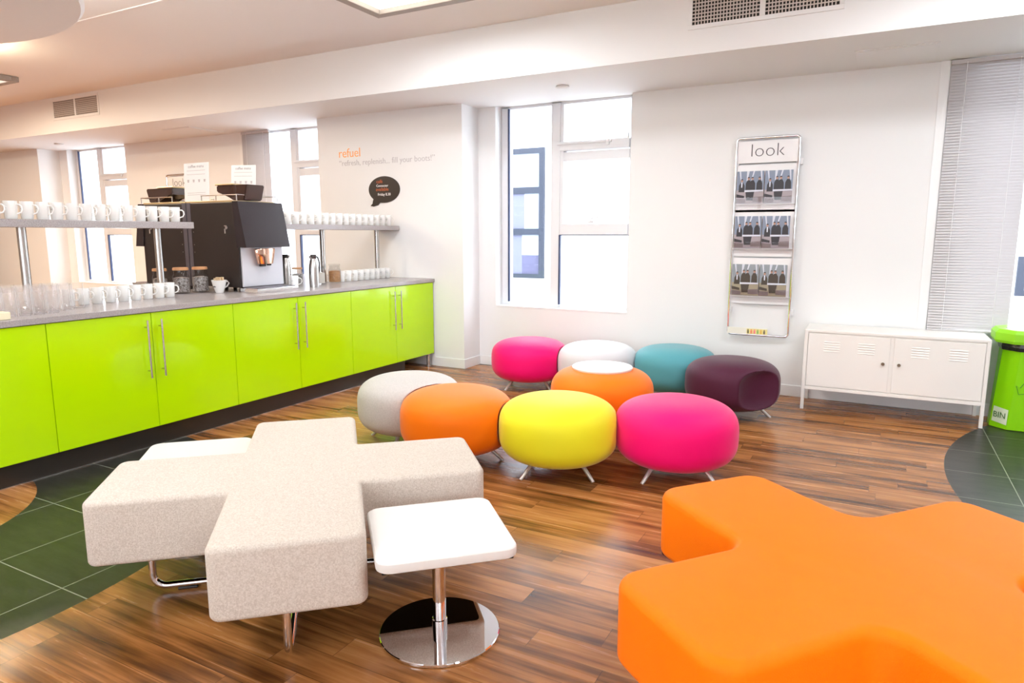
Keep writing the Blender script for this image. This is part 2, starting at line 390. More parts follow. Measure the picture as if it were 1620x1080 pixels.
# outside: pale building opposite
ext = thing('neighbouring_building', 'pale rendered building seen through the windows, with dark framed windows', 'building', (-2, 12, 0))
def P0(o, root):                                     # keep world coordinates while parenting to a moved empty
    o.parent = root; o.matrix_parent_inverse = Matrix.Translation(-Vector(root.location)); return o
P0(box('facade', FACADE, -34, 8, 12.0, 12.4, -1, 9), ext)
def extwin(x0, x1, z0, z1, bars, panes):
    f = MB(); t = .10
    f.box(x0, x0+t, 11.93, 12.02, z0, z1); f.box(x1-t, x1, 11.93, 12.02, z0, z1); f.box(x0+t, x1-t, 11.93, 12.02, z0, z0+t*.8); f.box(x0+t, x1-t, 11.93, 12.02, z1-t, z1)
    for z in bars: f.box(x0+t, x1-t, 11.93, 12.02, z-.06, z+.06)
    w_ = P0(f.done('window_frame', EXTFRAME), ext)
    for a, b, c, d, m_ in panes: 
        P0(box('pane', m_, a, b, 11.97, 12.01, c, d), ext)
extwin(-7.5, -5.72, .50, 2.98, (2.19, 1.40), ((-7.4, -5.82, 2.25, 2.88, EXTG2), (-7.4, -6.15, 1.46, 2.13, EXTGLASS), (-6.15, -5.82, 1.46, 2.13, EXTG2),
        (-7.4, -6.2, .58, 1.34, EXTGLASS), (-6.2, -5.82, .95, 1.34, EXTG2), (-6.2, -5.82, .58, .95, EXTG3)))
extwin(1.76, 3.4, .48, 1.04, (), ((1.86, 3.3, .56, .94, EXTG2),))
struct(box('ground_outside', GROUND, -34, 8, 6.36, 12.0, -.3, -.1))

# ---- ceiling fittings
def vent(x0, x1, z0, z1, label):
    t = thing('air_vent', label, 'vent', ((x0+x1)/2, BY, z0), group='double air vents on the bulkhead')
    hw, h = (x1-x0)/2, z1-z0
    f = MB(); f.box(-hw-.03, hw+.03, -.008, 0, -.03, 0, .002); f.box(-hw-.03, hw+.03, -.008, 0, h, h+.03, .002)
    f.box(-hw-.03, -hw, -.008, 0, 0, h, .002); f.box(hw, hw+.03, -.008, 0, 0, h, .002); f.box(-.018, .018, -.008, 0, 0, h, .002)
    f.done('frame', WALL, t)
    MB().box(-hw, hw, -.002, .0, 0, h).done('duct_opening', VENTK, t)
    for s in (-1, 1):
        a, b = (-hw, -.018) if s < 0 else (.018, hw)
        g = MB(); n = int((b-a)/.021)
        for k in range(1, n): x = a+(b-a)*k/n; g.box(x-.0035, x+.0035, -.006, -.003, 0, h)
        m_ = int(h/.021)
        for k in range(1, m_): z = h*k/m_; g.box(a, b, -.0065, -.0035, z-.0035, z+.0035)
        g.done('grille', VENTG, t)
vent(-1.26, -.333, 2.785, 2.995, 'white double air vent on the bulkhead, cut by the top of the photo')
vent(-9.10, -8.20, 2.768, 2.958, 'small looking double air vent on the bulkhead at the far left of the room')

for (x, y, lab) in ((-2.46, 5.49, 'round white smoke detector on the soffit above the tall bright window'), (-10.1, 5.57, 'round white smoke detector on the soffit at the far left end')):
    t = MB(); t.lathe([(0, 0), (.055, 0), (.06, -.012), (.04, -.022), (0, -.022)], 28)
    o = t.done('smoke_detector', WALL, smooth=True); o.location = (x, y, SZ); tag(o, lab, 'smoke detector', 'smoke detectors on the soffit')
for (x, lab) in ((.005, 'flush white access hatch in the soffit on the right near the blind'), (-7.42, 'flush white access hatch in the soffit above the coffee machines')):
    h = MB(); h.box(-.25, .25, -.24, .24, -.006, 0, .001); h.box(-.235, .235, -.225, .225, -.010, -.006)
    o = h.done('access_hatch', WALL); o.location = (x, 5.66, SZ); tag(o, lab, 'access hatch', 'access hatches in the soffit')

for i, (px, py) in enumerate(PANELS):
    labs = {0: 'grey framed ceiling light with a bright diffuser, cut by the top edge of the photo', 2: 'flat grey ceiling light just left of the photo edge above the far room'}
    t = thing('ceiling_light', labs.get(i, 'grey framed rectangular ceiling light outside the photo, set in the ceiling'), 'ceiling light', (px, py, CZ), group='rectangular ceiling lights')
    f = MB(); z0, z1 = -.055, -.003
    f.box(-.6, .6, -.3, -.23, z0, z1, .004); f.box(-.6, .6, .23, .3, z0, z1, .004); f.box(-.6, -.53, -.23, .23, z0, z1, .004); f.box(.53, .6, -.23, .23, z0, z1, .004)
    f.done('frame', LAMPFRAME, t)
    MB().box(-.53, .53, -.23, .23, -.02, -.008).done('diffuser', DIFF, t)
def raft(x, y, label):
    t = thing('ceiling_raft', label, 'ceiling raft', (x, y, 2.62), group='round ceiling rafts')
    MB().lathe([(0, 0), (1.535, 0), (1.555, .02), (1.535, .05), (0, .05)], 96).done('disc', RAFT, t, smooth=True)
    for k in range(3):
        a = R(30+120*k); MB().tube([(1.0*math.cos(a), 1.0*math.sin(a), .05), (1.0*math.cos(a), 1.0*math.sin(a), CZ-2.62)], .003, 6).done('hanging_wire', STEEL, t)
raft(-4.90, 1.145, 'large round white raft hung below the ceiling in the top left corner')
raft(.1, -1.1, 'round white raft added out of view behind the camera to brighten the ceiling')  # added raft, never visible, goes with an upward fill lamp
raft(3.9, 1.3, 'round white raft added out of view on the right to brighten the ceiling')  # second added raft, unseen, below the other ceiling fill

# ================================================================== BLINDS
def blind(x0, x1, label):
    t = thing('venetian_blind', label, 'blind', ((x0+x1)/2, 6.02, .63), group='pale venetian blinds')
    hw = (x1-x0)/2; H = 2.585-.63
    MB().box(-hw, hw, -.014, .014, H-.03, H, .003).done('headrail', BLIND, t)
    s = MB(); n = 92
    for k in range(n):
        z = .03+(H-.07)*k/(n-1); c, d = math.cos(R(62)), math.sin(R(62)); r = .0125
        pts = []
        for q in (-1, 0, 1): pts.append((q*r*c, z+q*r*d + (0.0015 if q == 0 else 0)))
        vs = [s.bm.verts.new((xx, py_, pz_)) for (py_, pz_) in pts for xx in (-hw, hw)]
        for j in (0, 2): s.bm.faces.new((vs[j], vs[j+1], vs[j+3], vs[j+2]))
        vs2 = [s.bm.verts.new((xx, py_+.0008, pz_-.0006)) for (py_, pz_) in pts for xx in (-hw, hw)]
        for j in (0, 2): s.bm.faces.new((vs2[j+1], vs2[j], vs2[j+2], vs2[j+3]))
        s.bm.faces.new((vs[0], vs[1], vs2[1], vs2[0])); s.bm.faces.new((vs[4], vs[5], vs2[5], vs2[4]))
    s.done('slats', BLIND, t)
    MB().box(-hw, hw, -.012, .012, 0, .016, .003).done('bottom_rail', BLIND, t)
    for x in (-hw*.62, hw*.62): MB().box(x-.0015, x+.0015, -.016, -.014, .01, H-.02).done('ladder_cord', PAPER, t)
    return t
blind(.365, .868, 'pale grey venetian blind closed over the window behind the green bin')
blind(-7.0, -6.53, 'closed venetian blind in the distance behind the coffee machine signs')
struct(box('trim_6', TRIM, .30, .36, WY-.012, WY, .60, SZ)); struct(box('trim_7', TRIM, -7.06, -7.005, WY-.012, WY, .60, SZ))

# ================================================================== ISLAND: cabinets, plinth, worktop
XF = -3.985
YC = [.80, 2.03, 3.26, 4.485, 5.72]
labs = ['lime gloss double cabinet at the left edge of the photo, mostly out of frame', 'lime gloss double cabinet under the long mug shelf, left of the drip tray',
        'lime gloss double cabinet below the coffee machine and thermos jugs', 'lime gloss double cabinet at the right end of the counter by the wall']
for i in range(4):
    y0, y1 = YC[i], YC[i+1]
    t = thing('base_cabinet', labs[i], 'cabinet', (XF, y0, .135), group='lime green gloss cabinets under the worktop')
    W_ = y1-y0
    MB().box(-1.85, -.020, .002, W_-.002, 0, .733).done('body', LIMEEDGE, t)
    for k in range(2):
        a, b = (.002, W_/2-.002) if k == 0 else (W_/2+.002, W_-.002)
        d = MB().box(-.019, 0, a, b, .002, .731, .0015).done('door', LIME, t)
        hy = b-.045 if k == 0 else a+.045
        h = MB(); h.tube([(.032, hy, .325), (.032, hy, .690)], .006, 12)
        for z in (.37, .645): h.tube([(0, hy, z), (.032, hy, z)], .0045, 8)
        h.done('handle', STEEL, d, smooth=True)
o = box('end_panel', LIMEEDGE, -5.83, -3.992, 5.722, 5.734, .135, .868); tag(o, 'thin grey end panel closing the right end of the green cabinets', 'panel')
o = box('plinth', PLINTH, -5.80, -4.045, .80, 5.30, .002, .133); tag(o, 'dark recessed plinth running under the lime cabinets', 'plinth')
o = box('floor_trim_strip', STEEL, -4.044, -4.036, .80, 5.30, 0, .005); tag(o, 'thin metal strip on the floor along the plinth', 'floor strip')
t = MB(); t.lathe([(0, 0), (.03, 0), (.03, .006), (.019, .012), (.019, .120), (.026, .123), (.026, .134), (0, .134)], 20)
o = t.done('cabinet_foot', STEEL, smooth=True); o.location = (-4.03, 5.68, 0); tag(o, 'steel foot under the right end of the green cabinets', 'foot')
o = MB().box(-5.86, -3.975, .78, 5.737, .87, .905, .003).done('worktop', WORK); tag(o, 'long grey speckled worktop covering the lime cabinets', 'worktop')

# ---- raised shelves on steel poles
def shelf(y0, y1, poles, label):
    t = thing('mug_shelf', label, 'shelf', (-4.55, (y0+y1)/2, .905), group='raised mug shelves on the counter')
    hl = (y1-y0)/2
    MB().box(-.15, .15, -hl, hl, .487, .533, .003).done('board', WORK, t)
    for p in poles:
        q = p-(y0+y1)/2
        m_ = MB(); m_.lathe([(0, 0), (.042, 0), (.042, .006), (.030, .010), (.025, .012), (.025, .487), (0, .487)], 24, c=(0, q, 0))
        m_.done('pole', STEEL, t, smooth=True)
shelf(.9, 3.31, (1.15, 2.24, 3.12), 'grey raised shelf with a row of mugs, left of the coffee machine')
shelf(4.12, 5.728, (4.76, 5.54), 'grey raised shelf with small mugs, right of the coffee machine')

# ---- mugs
def make_mug(loc, label, group, h=.103, r=.0365):
    t = thing('mug', label, 'mug', loc, R(-52), group=group)
    m_ = MB(); m_.lathe([(0, .002), (r-.008, .0), (r-.005, .004), (r-.003, h*.35), (r, h-.002), (r-.0015, h), (r-.004, h-.002), (r-.007, h*.35), (r-.010, .012), (0, .009)], 24)
    m_.done('cup', CHINA, t, smooth=True)
    pts = [(0, r-.006, h*.80), (0, r+.012, h*.80), (0, r+.024, h*.70), (0, r+.026, h*.52), (0, r+.018, h*.36), (0, r-.006, h*.28)]
    MB().tube(pts, .0045, 8).done('handle', CHINA, t, smooth=True)
    lg = MB()
    for k in range(-1, 2):
        a = R(2+k*9-20); rr = r-.0002
        lg.tube([(rr*math.cos(a-.06), rr*math.sin(a-.06), h*.60), (rr*math.cos(a+.06), rr*math.sin(a+.06), h*.60)], .0018, 5)
    lg.done('logo', INKG, t)
    return t
mug0 = None
def row(xs, z, ys, lab, grp, last=None, first=None, size=1):
    global mug0
    for i, y in enumerate(ys):
        l = lab
        if last and i == len(ys)-1: l = last
        if first and i == 0: l = first
        if mug0 is None: mug0 = make_mug((xs, y, z), l, grp)
        else:
            o = dup(mug0, (xs, y, z), None, l, grp)
UL = [1.80+.0885*k for k in range(4)]+[2.156, 2.243, 2.328, 2.41, 2.498, 2.588, 2.677, 2.768, 2.859, 2.95, 3.038, 3.128, 3.212]
row(-4.47, 1.439, UL, 'white mug among the row on the left raised shelf', 'mugs on the left raised shelf', 'last white mug at the right end of the left raised shelf')
row(-4.47, .906, [2.43, 2.519, 2.606, 2.693, 2.782, 2.87, 2.956, 3.044, 3.124], 'white mug in the front row on the worktop between tumblers and coffee jars', 'mugs on the left worktop',
    'rightmost white mug of the left worktop row, next to the coffee jars', 'leftmost white mug of the left worktop row, behind the tumblers')
row(-4.47, 1.439, [4.18+.0905*k for k in range(17)], 'white mug among the row on the right raised shelf', 'mugs on the right raised shelf',
    'last white mug at the wall end of the right raised shelf')
row(-4.47, .906, [4.905, 5.0, 5.093, 5.178, 5.265, 5.347, 5.427, 5.512, 5.59], 'white mug in the row on the worktop under the right shelf', 'mugs on the right worktop',
    'last white mug of the right worktop row, closest to the text wall', 'first white mug beside the jar of cookies')
dup(mug0, (-4.30, 4.15, .906), None, 'single white mug on the worktop just right of the coffee machine', 'loose mugs')

# coffee cup filled with sugar sachets
t = thing('cup', 'wide white coffee cup filled with brown sachets in front of the coffee machine', 'cup', (-4.45, 3.53, .906))
MB().lathe([(0, .0), (.028, 0), (.030, .006), (.045, .05), (.056, .098), (.054, .098), (.043, .05), (.027, .010), (0, .010)], 28).done('bowl', CHINA, t, smooth=True)
MB().tube([(0, .045, .078), (.0, .075, .085), (0, .090, .070), (0, .070, .045), (0, .038, .035)], .006, 8).done('handle', CHINA, t, smooth=True)
lettering('print', 'coffee', INKD, -.018, .045, -.0465, .036, t, .001)
c_ = MB()
for k in range(9):
    a = k*2.4; rr = .028*math.sqrt((k+.5)/9)
    c_.box(rr*math.cos(a)-.014, rr*math.cos(a)+.014, rr*math.sin(a)-.006, rr*math.sin(a)+.006, .07, .105+.008*(k % 3), .002)
c_.done('sachets', mat('brown_sachets', (.52, .33, .16), .6, noise=(50, (.72, .62, .45))), t)

# ---- tumblers
def make_tumbler(loc, label, grp):
    m_ = MB(); r = .033; h = .155
    m_.lathe([(0, .008), (r-.007, .008), (r-.006, 0), (r-.004, .004), (r, h)], 20)
    o = m_.done('tumbler', TUMBLER, smooth=True); o.location = loc; return tag(o, label, 'glass', grp)
tum0 = None
for j, (x, ys) in enumerate(((-4.13, [1.93, 2.005, 2.08, 2.155]), (-4.205, [1.90, 1.975, 2.05, 2.125, 2.20, 2.275]), (-4.28, [1.93, 2.005, 2.08, 2.155, 2.23, 2.305, 2.38]),
                           (-4.355, [1.96, 2.035, 2.11, 2.185, 2.26, 2.335]), (-4.43, [1.99, 2.065, 2.14, 2.215, 2.29]))):
    for y in ys:
        lab = 'tall clear glass tumbler in the cluster at the left end of the worktop'; grp = 'clear tumblers'
        if tum0 is None: tum0 = make_tumbler((x, y, .9055), lab, grp)
        else: dup(tum0, (x, y, .9055))
o = MB().box(-4.10, -4.02, 1.72, 1.885, .9055, .945, .004).done('napkin_stack', CREAM); tag(o, 'cream paper napkins at the left edge, in front of the tumblers', 'napkins')

# ---- jars
def jar(name, loc, r, h, content, lidm, label, lidh=.02, grp=None):
    t = thing(name, label, 'jar', loc, group=grp)
    MB().lathe([(0, 0), (r-.004, 0), (r, .006), (r, h*.72), (r*.82, h*.84), (r*.82, h), (r*.79, h), (r*.79, h*.83), (r-.004, h*.71), (r-.004, .008), (0, .007)], 28).done('glass', JARG, t, smooth=True)
    MB().lathe([(0, .009), (r-.006, .009), (r-.006, h*.66), (r*.5, h*.70), (0, h*.69)], 24).done('contents', content, t, smooth=True)
    MB().lathe([(0, h), (r*.9, h), (r*.92, h+lidh*.5), (r*.86, h+lidh), (0, h+lidh)], 24).done('lid', lidm, t, smooth=True)
    return t
jar('coffee_jar', (-4.65, 3.52, .906), .062, .175, BEANS, CORK, 'glass jar with brown lid standing right next to the coffee cup', grp='glass jars of coffee by the machine')
jar('coffee_jar', (-4.68, 3.375, .906), .062, .175, BEANS, CORK, 'middle one of the three brown lidded glass jars by the machine', grp='glass jars of coffee by the machine')
jar('coffee_jar', (-4.78, 3.27, .906), .055, .17, BEANS, CORK, 'brown lidded glass jar partly hidden behind the steel pole', grp='glass jars of coffee by the machine')
jar('milk_jar', (-4.45, 4.60, .906), .055, .150, MILK, JARG, 'glass jar of white milk powder behind the steel jug', .012)
jar('cookie_jar', (-4.452, 4.80, .906), .058, .160, COOKIE, JARG, 'glass jar of brown cookies left of the worktop mugs', .012)
jar('sweet_jar', (-4.62, 4.50, .906), .05, .135, BEANS, CORK, 'small jar with dark contents between the two steel jugs', .014)
# ---- thermos jugs
def jug(loc, h, r, a, label):
    t = thing('thermos_jug', label, 'jug', loc, group='steel thermos jugs')
    MB().lathe([(0, 0), (r, 0), (r, h*.55), (r*.92, h*.68), (r*.70, h*.84), (r*.62, h*.88), (0, h*.88)], 32).done('body', STEEL, t, smooth=True)
    MB().lathe([(0, h*.88), (r*.60, h*.88), (r*.66, h*.93), (r*.58, h), (0, h)], 24).done('lid', BLACKM, t, smooth=True)
    c, s = math.cos(a), math.sin(a)
    MB().tube([(c*r*.55, s*r*.55, h*.93), (c*r*1.2, s*r*1.2, h*.92), (c*r*1.65, s*r*1.65, h*.74), (c*r*1.6, s*r*1.6, h*.5), (c*r*.98, s*r*.98, h*.34)], .007, 8).done('handle', BLACKM, t, smooth=True)
    MB().tube([(-c*r*.5, -s*r*.5, h*.86), (-c*r*.95, -s*r*.95, h*.95)], .010, 8).done('spout', STEEL, t, smooth=True)
jug((-4.22, 4.30, .906), .275, .042, R(90), 'slim brushed steel thermos jug standing nearest the worktop edge')
jug((-4.62, 4.36, .906), .27, .050, R(-100), 'shorter steel jug with dark handle, closest to the coffee machine')

# ================================================================== COFFEE MACHINES
def machine(side, label, glab):
    s = side                                           # +1 faces the camera side (+X)
    xf = -4.92+s*.60; xb = -4.92+s*.005
    t = thing('coffee_machine', label, 'coffee machine', ((xf+xb)/2, 3.85, .905), group=glab)
    cx = (xf+xb)/2
    def bx(m_, a, b, *r, bev=0): x0, x1 = sorted((a-cx, b-cx)); return m_.box(x0, x1, *r, bev)
    y0, y1 = -.21, .21
    b = MB(); bx(b, xb, xf-s*.02, y0, y1, .035, .690, bev=.004)
    body = b.done('body', BLACKM, t)
    b = MB(); bx(b, xb, xb+s*.045, y0-.002, y0+.01, .03, .692); b.done('rear_strip', DGREY, t)
    for z in (.30, .36, .46):
        b = MB(); bx(b, xb+s*.065, xb+s*.072, y0-.003, y0+.002, z, z+.007); b.done('side_screw', STEEL, t)
    # overhanging front head
    b = MB(); X = lambda v: v-cx
    b.prism([(X(xf-s*.055), .695), (X(xf+s*.005), .695), (X(xf+s*.075), .345), (X(xf-s*.03), .345)], 'y', y0-.008, y1+.012)
    b.done('front_head', BLACKF, t)
    b = MB(); bx(b, xf-s*.02, xf-s*.004, y0+.012, y1+.0, .04, .345, bev=.003); b.done('front_plate', SILV, t)
    # nozzle block
    n = MB(); nx = X(xf+s*.028)
    n.lathe([(0, .335), (.095, .335), (.100, .325), (.088, .27), (.074, .215), (0, .215)], 36)
    for v in n.bm.verts: v.co.x = nx+v.co.x*.42; v.co.y *= 1.0
    nz = n.done('nozzle_block', NOZZLE_TINT, t, smooth=True)
    n = MB(); n.box(nx-.012, nx+.012, -.055, -.005, .195, .216, .003); n.box(nx-.012, nx+.012, .02, .05, .200, .216, .003); n.done('spout', BLACKM, nz)
    # drip tray
    d = MB(); bx(d, xf-s*.02, xf+s*.17, -.22, .20, .0, .034, bev=.004); tr_ = d.done('drip_tray', CHROME, t)
    d = MB(); bx(d, xf+s*.0, xf+s*.155, -.20, .18, .034, .037); d.done('tray_grid', DGREY, tr_)
    # feet
    for (fx, fy) in ((xb+s*.05, -.17), (xb+s*.05, .17), (xf-s*.06, -.17), (xf-s*.06, .17)):
        f = MB(); f.lathe([(0, 0), (.018, 0), (.015, .035), (0, .035)], 14, c=(X(fx), fy, 0)); f.done('foot', BLACKM, t)
    # top tray with cup rail
    b = MB(); bx(b, xb, xf-s*.06, y0, y1, .690, .704, bev=.002); b.done('top_tray', BRASS, t)
    x0, x1 = sorted((X(xb+s*.01), X(xf-s*.02)))
    r_ = MB(); xa, xc = (x0, x1) if s > 0 else (x1, x0)
    r_.tube([(xa+s*.16, y0+.01, .745), (xc, y0+.01, .745), (xc, y1-.01, .745), (xa+s*.16, y1-.01, .745)], .004, 8)
    for px_ in (xa+s*.165, (x0+x1)/2+s*.05, xc):
        for py_ in (y0+.01, y1-.01): r_.tube([(px_, py_, .70), (px_, py_, .745)], .004, 8)
    r_.done('cup_rail', STEEL, t, smooth=True)
    # bean hopper
    h = MB()
    a = X(xf-s*.33); b1 = X(xf+s*.015); c1 = X(xf-s*.155); d1 = X(xf-s*.025)
    h.prism([(a, .825), (b1, .825), (d1, .706), (c1, .706), (c1-s*.02, .735), (a, .775)], 'y', -.13, .05)
    bmesh.ops.bevel(h.bm, geom=list(h.bm.edges), offset=.008, segments=2, affect='EDGES')
    hp = h.done('bean_hopper', HOPPER, t)
    l = MB(); l.box(min(a, c1)-.008, max(a, c1)+.02, -.135, .055, .825, .836, .003); l.done('hopper_lid', BRASS, hp)
    # key in the side lock
    k = MB(); kx = X(xf-s*.14); k.lathe([(0, 0), (.014, 0), (.014, .004), (0, .004)], 16)
    for v in k.bm.verts: v.co = Vector((kx+v.co.x, y0-v.co.z, .497+v.co.y))
    k.box(kx-.004, kx+.026, y0-.022, y0-.004, .505, .513, .002); k.box(kx-.010, kx+.004, y0-.018, y0-.012, .450, .488, .002)
    k.done('lock_key', CHROME, t)
    return t, X
machine(1, 'black bean-to-cup coffee machine with silver front, facing the seating area', 'coffee machines on the counter')
machine(-1, 'second black coffee machine turned away, behind the left mug shelf end', 'coffee machines on the counter')
# menu cards standing on the machines
def card(x, y, w_, h_, label, tilt):
    t = thing('menu_card', label, 'sign', (x, y, 1.615), group='menu cards on the coffee machines')
    c_ = MB(); c_.box(-w_/2, w_/2, -.0015, .0015, 0, h_); c_.box(-w_/2, w_/2, 0, .05, 0, .003); c_.done('card', PAPER, t)
    lettering('heading', 'coffee menu', INKG, -w_*.32, h_*.88, -.002, w_*.62, t, .0005)
    for k in range(4):
        i_ = MB(); i_.lathe([(0, 0), (.007, 0), (.011, .022), (0, .022)], 10, c=(-w_*.33+k*w_*.22, 0, h_*.50))
        for v in i_.bm.verts: v.co.y = -.002+v.co.y*.05
        i_.done('cup_icon', INKL, t)
    l_ = MB()
    for z in (.80, .70, .22, .17): l_.box(-w_*.38, w_*.36, -.0022, -.0015, h_*z, h_*z+.003)
    l_.done('text_lines', INKL, t)
    t.rotation_euler = (R(-4), tilt, R(8)); t.location = (x, y, 1.613)
card(-4.885, 3.72, .255, .305, 'white menu card standing on the left machine beside the hopper', R(-1))
card(-4.66, 3.985, .25, .30, 'white menu card standing behind the dark bean hopper', R(1))

# ================================================================== FAR LEFT ROOM
t = thing('side_table', 'low table with a black top in the distance at the left edge of the photo', 'table', (-12.95, 5.35, 0))
MB().box(-.62, .55, -.25, .25, .60, .72, .004).done('top', BLACKT, t)
for sx in (-.55, .48):
    for sy in (-.2, .2): MB().box(sx-.02, sx+.02, sy-.02, sy+.02, 0, .60).done('leg', BLACKT, t)

# ================================================================== WALL LETTERING
FULL = ('\u201crefresh,', 'replenish...', 'fill', 'your', 'boots!\u201d')
def measure(text):
    cu = bpy.data.curves.new('m', 'FONT'); cu.body = text; cu.size = 1; cu.offset = -.010
    t = bpy.data.objects.new('m', cu); COL.objects.link(t)
    dg = bpy.context.evaluated_depsgraph_get(); dg.update()
    me = bpy.data.meshes.new_from_object(t.evaluated_get(dg)); bpy.data.objects.remove(t)
    xs = [v.co.x for v in me.vertices]; bpy.data.meshes.remove(me); return min(xs), max(xs)
_m0, _m1 = measure(' '.join(FULL)); _k = 1.24/(_m1-_m0); WORDS = []
for q in range(5):
    e_ = (measure(' '.join(FULL[:q+1]))[1]-_m0)*_k; wa, wb_ = measure(FULL[q]); WORDS.append((FULL[q], e_-(wb_-wa)*_k, e_))
o = lettering('wall_lettering', 'refuel', INKO, -5.19, 2.163, PY-.001, .290, thin=-.006); tag(o, 'orange lettering reading refuel on the wall above the counter', 'wall lettering')
t = thing('wall_lettering', 'thin grey line of lettering below the orange word, ending in fill your boots', 'wall lettering', (-5.19, PY-.001, 2.076))
for wd, a, b in WORDS: lettering('word', wd, INKL, a, 0, 0, b-a, t, thin=-.010)
t = thing('speech_bubble_sign', 'black speech bubble sign with small orange and white writing on the wall', 'sign', (-4.59, PY-.006, 1.80))
pts = [(.203*math.cos(R(a)), .012+.135*math.sin(R(a))) for a in range(-95, 226, 8)]
pts += [(-.150, -.100), (-.158, -.130), (-.185, -.152), (-.145, -.160), (-.085, -.146), (-.060, -.121)]
MB().prism(pts, 'y', -.003, .006).done('board', mat('black_sign_board', (.022, .014, .012), .4), t)
for (tx, xx, zz, ww, mm) in (('caf\u00e9', -.095, .078, .078, INKR), ('Connector', -.098, .040, .155, INKW), ('available', -.105, -.002, .165, INKR), ('Friday 8.30', -.080, -.050, .165, INKW)):
    lettering('writing', tx, mm, xx, zz, -.0035, ww, t, .001)

# ================================================================== MAGAZINE RACK
def print_cover(w_, h_, tint):
    """one printed cover: four dark clothed figures at a bench under pale beams of light"""
    m_ = MB(); d = -.0008
    def quad(mi, pts, dy): m_.mi = mi; m_.poly([(x, dy, z) for x, z in pts])
    m_.mi = 0; m_.box(0, w_, 0, .004, 0, h_)
    quad(1, [(0, 0), (w_, 0), (w_, h_*.42), (0, h_*.42)], d)
    quad(2, [(0, h_*.42), (w_, h_*.42), (w_, h_), (0, h_)], d)
    for (a, b, s_) in ((.08, .14, .06), (.36, .46, .0), (.60, .66, -.08), (.86, .92, .05)):
        quad(3, [((a+s_)*w_, h_*.70), ((a+s_+.03)*w_, h_*.70), (b*w_, h_), (a*w_, h_)], d*1.5)
    for k, cx in enumerate((.19, .44, .58, .84)):
        b_ = h_*(.74 if k else .68); ww = .115*w_
        quad(4, [(cx*w_-ww, h_*.36), (cx*w_+ww, h_*.36), (cx*w_+ww*.9, b_-.03), (cx*w_+ww*.4, b_-.005), (cx*w_-ww*.4, b_-.005), (cx*w_-ww*.9, b_-.03)], d*(2+k*.3))
        m_.mi = 5; quad(5, [(cx*w_+.0095*math.cos(R(a)), b_+.008+.0125*math.sin(R(a))) for a in range(0, 360, 36)], d*(3.5+k*.2))
        quad(4, [(cx*w_+.0095*math.cos(R(a)), b_+.013+.0095*math.sin(R(a))) for a in range(0, 181, 36)], d*(4.5+k*.2))
    quad(3, [(.17*w_, h_*.50), (.21*w_, h_*.50), (.22*w_, h_*.66), (.16*w_, h_*.66)], d*4.6)
    quad(3, [(.30*w_, h_*.36), (w_, h_*.37), (w_, h_*.42), (.30*w_, h_*.42)], d*5)
    quad(4, [(.38*w_, h_*.10), (.62*w_, h_*.10), (.66*w_, h_*.36), (.34*w_, h_*.36)], d*5.2)
    quad(6, [(0, .02*h_), (.35*w_, .02*h_), (.35*w_, .14*h_), (0, .16*h_)], d*5.4)
    quad(6, [(.62*w_, .05*h_), (w_, .05*h_), (w_, .22*h_), (.62*w_, .2*h_)], d*5.4)
    quad(4, [(0, .20*h_), (.30*w_, .17*h_), (.30*w_, .24*h_), (0, .30*h_)], d*5.6)
    return m_
C1 = [mat('cover_stock', (.6, .45, .36), .6), mat('cover_floor_print', (.38, .32, .34), .4), mat('cover_blue_grey', (.22, .26, .35), .4), mat('cover_pale_print', (.66, .68, .76), .4),
      mat('cover_black_print', (.025, .02, .025), .4), mat('cover_skin_print', (.45, .25, .19), .4), mat('cover_rug_print', (.20, .15, .15), .4)]
C2 = C1[:1]+[mat('cover_olive_print', (.34, .29, .20), .4), mat('cover_grey_green', (.28, .31, .34), .4)]+C1[3:4]+[mat('cover_brown_print', (.06, .045, .03), .4)]+C1[5:]
def rack(dx, label, rows, suffix, blab):
    t = thing('magazine_rack', label, 'magazine rack', (-.857+dx, 6.0, .505), group='look magazine racks')
    hw = .243; H = 1.625
    pts = rrect(-hw, hw, 0, H, .03)
    MB().tube([(x, 0, z) for x, z in pts], .011, 10, closed=True).done('frame', CHROME, t, smooth=True)
    MB().box(-hw+.012, hw-.012, .004, .008, 1.425, 1.60, .001).done('header_panel', PAPER, t)
    lettering('header_text', 'look', INKD, -.125, 1.475, .003, .255, t, .001, thin=-.022)
    for k, zb in enumerate((1.602, 1.237, .840)):
        z = zb-.505
        MB().box(-hw+.012, hw-.012, .012, .016, z-.07, z+.315, .001).done('back_plate', PAPER, t)
        MB().box(-hw+.012, hw-.012, -.030, .012, z-.008, z-.003, .001).done('pocket_floor', PAPER, t)
        MB().box(-hw+.012, hw-.012, -.033, -.030, z-.045, z+.05, .001).done('pocket_lip', ACRYL, t)
    for z in (.18, .20+1.2): 
        for s in (-1, 1): MB().box(s*hw-.02, s*hw+.03 if s > 0 else s*hw+.02, .010, .043, z, z+.05, .003).done('wall_bracket', PAPER, t)
    MB().box(-hw+.012, hw-.012, -.030, .012, .0, .006, .001).done('leaflet_tray', ACRYL, t)
    for k in range(rows):
        zb = (1.602, 1.237, .840)[k]
        for c in range(2):
            cov = print_cover(.213, .262, None)
            o = cov.done('magazine', C2 if k == 2 else C1)
            o.location = (-1.083+c*.216+dx+(.004 if c else 0), 5.985+(.004 if c else 0), zb)
            nm = ('top', 'middle', 'bottom')[k]; sd = ('left', 'right')[c]
            tag(o, 'magazine with %s cover, %s one in the %s row of the %s' % ('brownish' if k == 2 else 'blue-grey', sd, nm, blab), 'magazine', 'magazines in the racks')
    return t
rack(0, 'tall chrome wall rack headed look, holding three rows of magazines', 3, '', 'near rack')
rack(-7.36, 'distant look magazine rack mostly hidden behind the menu card', 1, '', 'distant rack')
